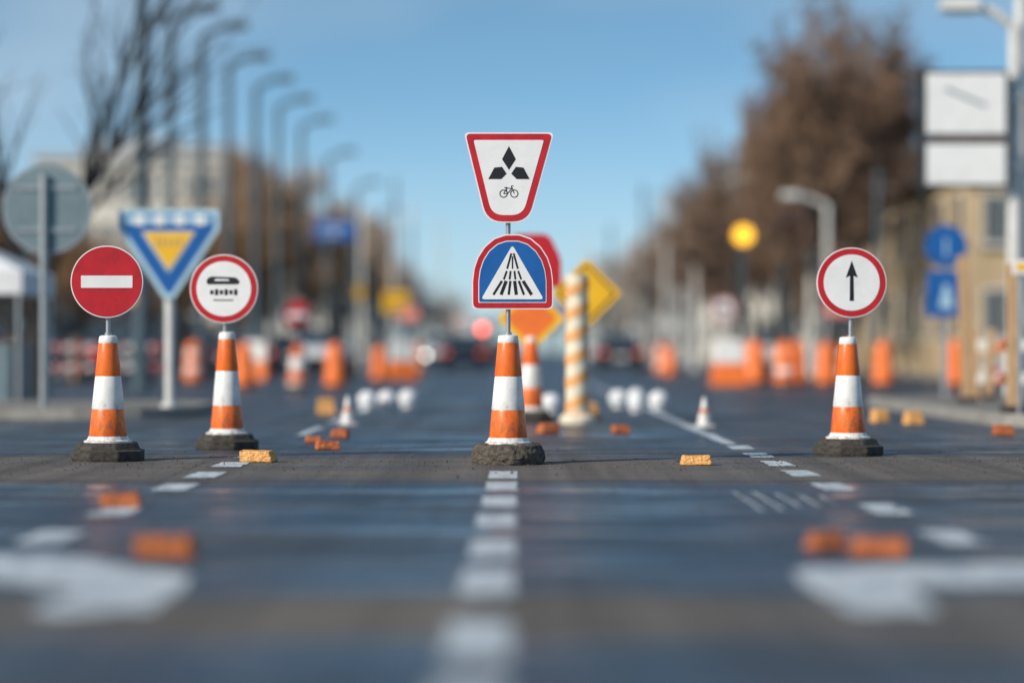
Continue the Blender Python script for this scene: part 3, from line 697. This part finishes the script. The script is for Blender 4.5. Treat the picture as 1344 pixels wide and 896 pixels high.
def mass(name,places,leafk):
    V=[];F=[];K=[]
    rg=random.Random(len(places))
    for i,(x,y,h,w) in enumerate(places):
        v,f,k=(G1,G2,G3)[i%3]; o=len(V); a=rg.uniform(0,6.28); c_,s_=math.cos(a),math.sin(a); sc_=h/10
        V+=[(x+(p[0]*c_-p[1]*s_)*sc_*w,y+(p[0]*s_+p[1]*c_)*sc_*w,p[2]*sc_) for p in v]; F+=[tuple(o+q for q in t) for t in f]; K+=k
    o=bpy.data.objects.new(name,tree_mesh(name,(V,F,K),leafk)); COL.objects.link(o)
rg=random.Random(4)
mass('distant_trees',[(rg.uniform(9.5,13.5)+(y-100)*.006,y,rg.uniform(8.2,10.4)*(1+(y-100)*.0006),1.0) for y in(96,106,116,128,142,158)],'twig')
mass('distant_trees',[(rg.uniform(9.5,13.5)+(y-100)*.006,y,rg.uniform(8,10)*(1+(y-100)*.0004),1.0) for y in(176,200,230,270,330,400,480)],'twig_hazed')
mass('distant_trees',[(-rg.uniform(9.5,12.5)-(y-130)*.004,y,rg.uniform(10,12.0),1.1) for y in(120,126,134,144,156,172,188)],'twig2')
mass('distant_trees',[(-rg.uniform(9,12.5)-(y-130)*.004,y,rg.uniform(9.5,11.5),1.1) for y in(206,230,262,300,350,420,500)],'twig_hazed')
mass('distant_trees',[(x,rg.uniform(84,104),rg.uniform(4.8,6.8),1.3) for x in(-28,-25,-22.5,-20,-18,-16,-14.5,-13.2,-12,-11,-10.2)],'hedge')
mass('distant_trees',[(x,rg.uniform(98,125),rg.uniform(4,6.5),1.3) for x in(14,16,18.5,21,24)],'twig')
mass('distant_trees',[(x,rg.uniform(800,1000),rg.uniform(14,20),1.8) for x in range(-160,190,22)],'twig_hazed')

# ------------------------------------------------------------ light, sky
el=R(30); az=math.atan2(-.80,-.60)
w=bpy.data.worlds.new('World'); scene.world=w; w.use_nodes=True; nt=w.node_tree; L=nt.links.new
bg=nt.nodes['Background']; bg.inputs['Strength'].default_value=.15
sky=_n(nt,'ShaderNodeTexSky',sky_type='NISHITA'); sky.sun_disc=False; sky.sun_elevation=el; sky.sun_rotation=az; sky.ozone_density=1.7; sky.air_density=1.0; sky.dust_density=.3
tc=_n(nt,'ShaderNodeTexCoord'); sp=_n(nt,'ShaderNodeSeparateXYZ'); L(tc.outputs['Generated'],sp.inputs[0])
ma=_n(nt,'ShaderNodeMath',operation='MAXIMUM'); L(sp.outputs[2],ma.inputs[0]); ma.inputs[1].default_value=0
mu=_n(nt,'ShaderNodeMath',operation='MULTIPLY_ADD'); L(ma.outputs[0],mu.inputs[0]); mu.inputs[1].default_value=2.5; mu.inputs[2].default_value=.07
cb=_n(nt,'ShaderNodeCombineXYZ'); L(sp.outputs[0],cb.inputs[0]); L(sp.outputs[1],cb.inputs[1]); L(mu.outputs[0],cb.inputs[2])
nm=_n(nt,'ShaderNodeVectorMath',operation='NORMALIZE'); L(cb.outputs[0],nm.inputs[0]); L(nm.outputs[0],sky.inputs['Vector'])
tint=_n(nt,'ShaderNodeMix',data_type='RGBA',blend_type='MULTIPLY'); tint.inputs[0].default_value=1; L(sky.outputs[0],tint.inputs[6]); tint.inputs[7].default_value=(.92,1.16,1.10,1)
# low haze layer near the horizon
hz=_n(nt,'ShaderNodeMapRange',interpolation_type='SMOOTHSTEP'); L(sp.outputs[2],hz.inputs[0]); hz.inputs[1].default_value=-.01; hz.inputs[2].default_value=.11; hz.inputs[3].default_value=.85; hz.inputs[4].default_value=.0
hm=_n(nt,'ShaderNodeMix',data_type='RGBA'); L(hz.outputs[0],hm.inputs[0]); L(tint.outputs[2],hm.inputs[6]); hm.inputs[7].default_value=(3.4,4.2,4.6,1)
mp=_n(nt,'ShaderNodeMapping'); mp.inputs['Scale'].default_value=(5,5,12); mp.inputs['Rotation'].default_value=(0,R(35),0); L(tc.outputs['Generated'],mp.inputs[0])
no=_n(nt,'ShaderNodeTexNoise'); no.inputs['Scale'].default_value=.8; no.inputs['Detail'].default_value=3; no.inputs['Roughness'].default_value=.4; L(mp.outputs[0],no.inputs['Vector'])
cr=_n(nt,'ShaderNodeValToRGB'); cr.color_ramp.elements[0].position=.46; cr.color_ramp.elements[0].color=(0,0,0,1); cr.color_ramp.elements[1].position=.78; cr.color_ramp.elements[1].color=(.5,.5,.5,1); L(no.outputs['Fac'],cr.inputs[0])
mx=_n(nt,'ShaderNodeMix',data_type='RGBA'); L(cr.outputs[0],mx.inputs[0]); L(hm.outputs[2],mx.inputs[6]); mx.inputs[7].default_value=(4.3,4.8,5.1,1)
L(mx.outputs[2],bg.inputs['Color'])
sl=bpy.data.lights.new('sun','SUN'); sl.energy=4.9; sl.angle=R(.5); sl.color=(1,.89,.74)
so=bpy.data.objects.new('sun',sl); COL.objects.link(so)
dirv=Vector((math.sin(az)*math.cos(el),math.cos(az)*math.cos(el),math.sin(el)))
so.rotation_euler=dirv.to_track_quat('Z','Y').to_euler(); so.location=(-20,-20,30)

# ------------------------------------------------------------ camera
cd=bpy.data.cameras.new('camera'); co=bpy.data.objects.new('camera',cd); COL.objects.link(co); scene.camera=co
co.location=(0,0,.8); co.rotation_euler=(R(90.217),0,0); cd.lens=85; cd.sensor_width=36; cd.clip_end=6000; cd.clip_start=.1
cd.dof.use_dof=True; cd.dof.focus_distance=17.3; cd.dof.aperture_fstop=.47
scene.view_settings.view_transform='Standard'; scene.view_settings.look='None'; scene.view_settings.exposure=0
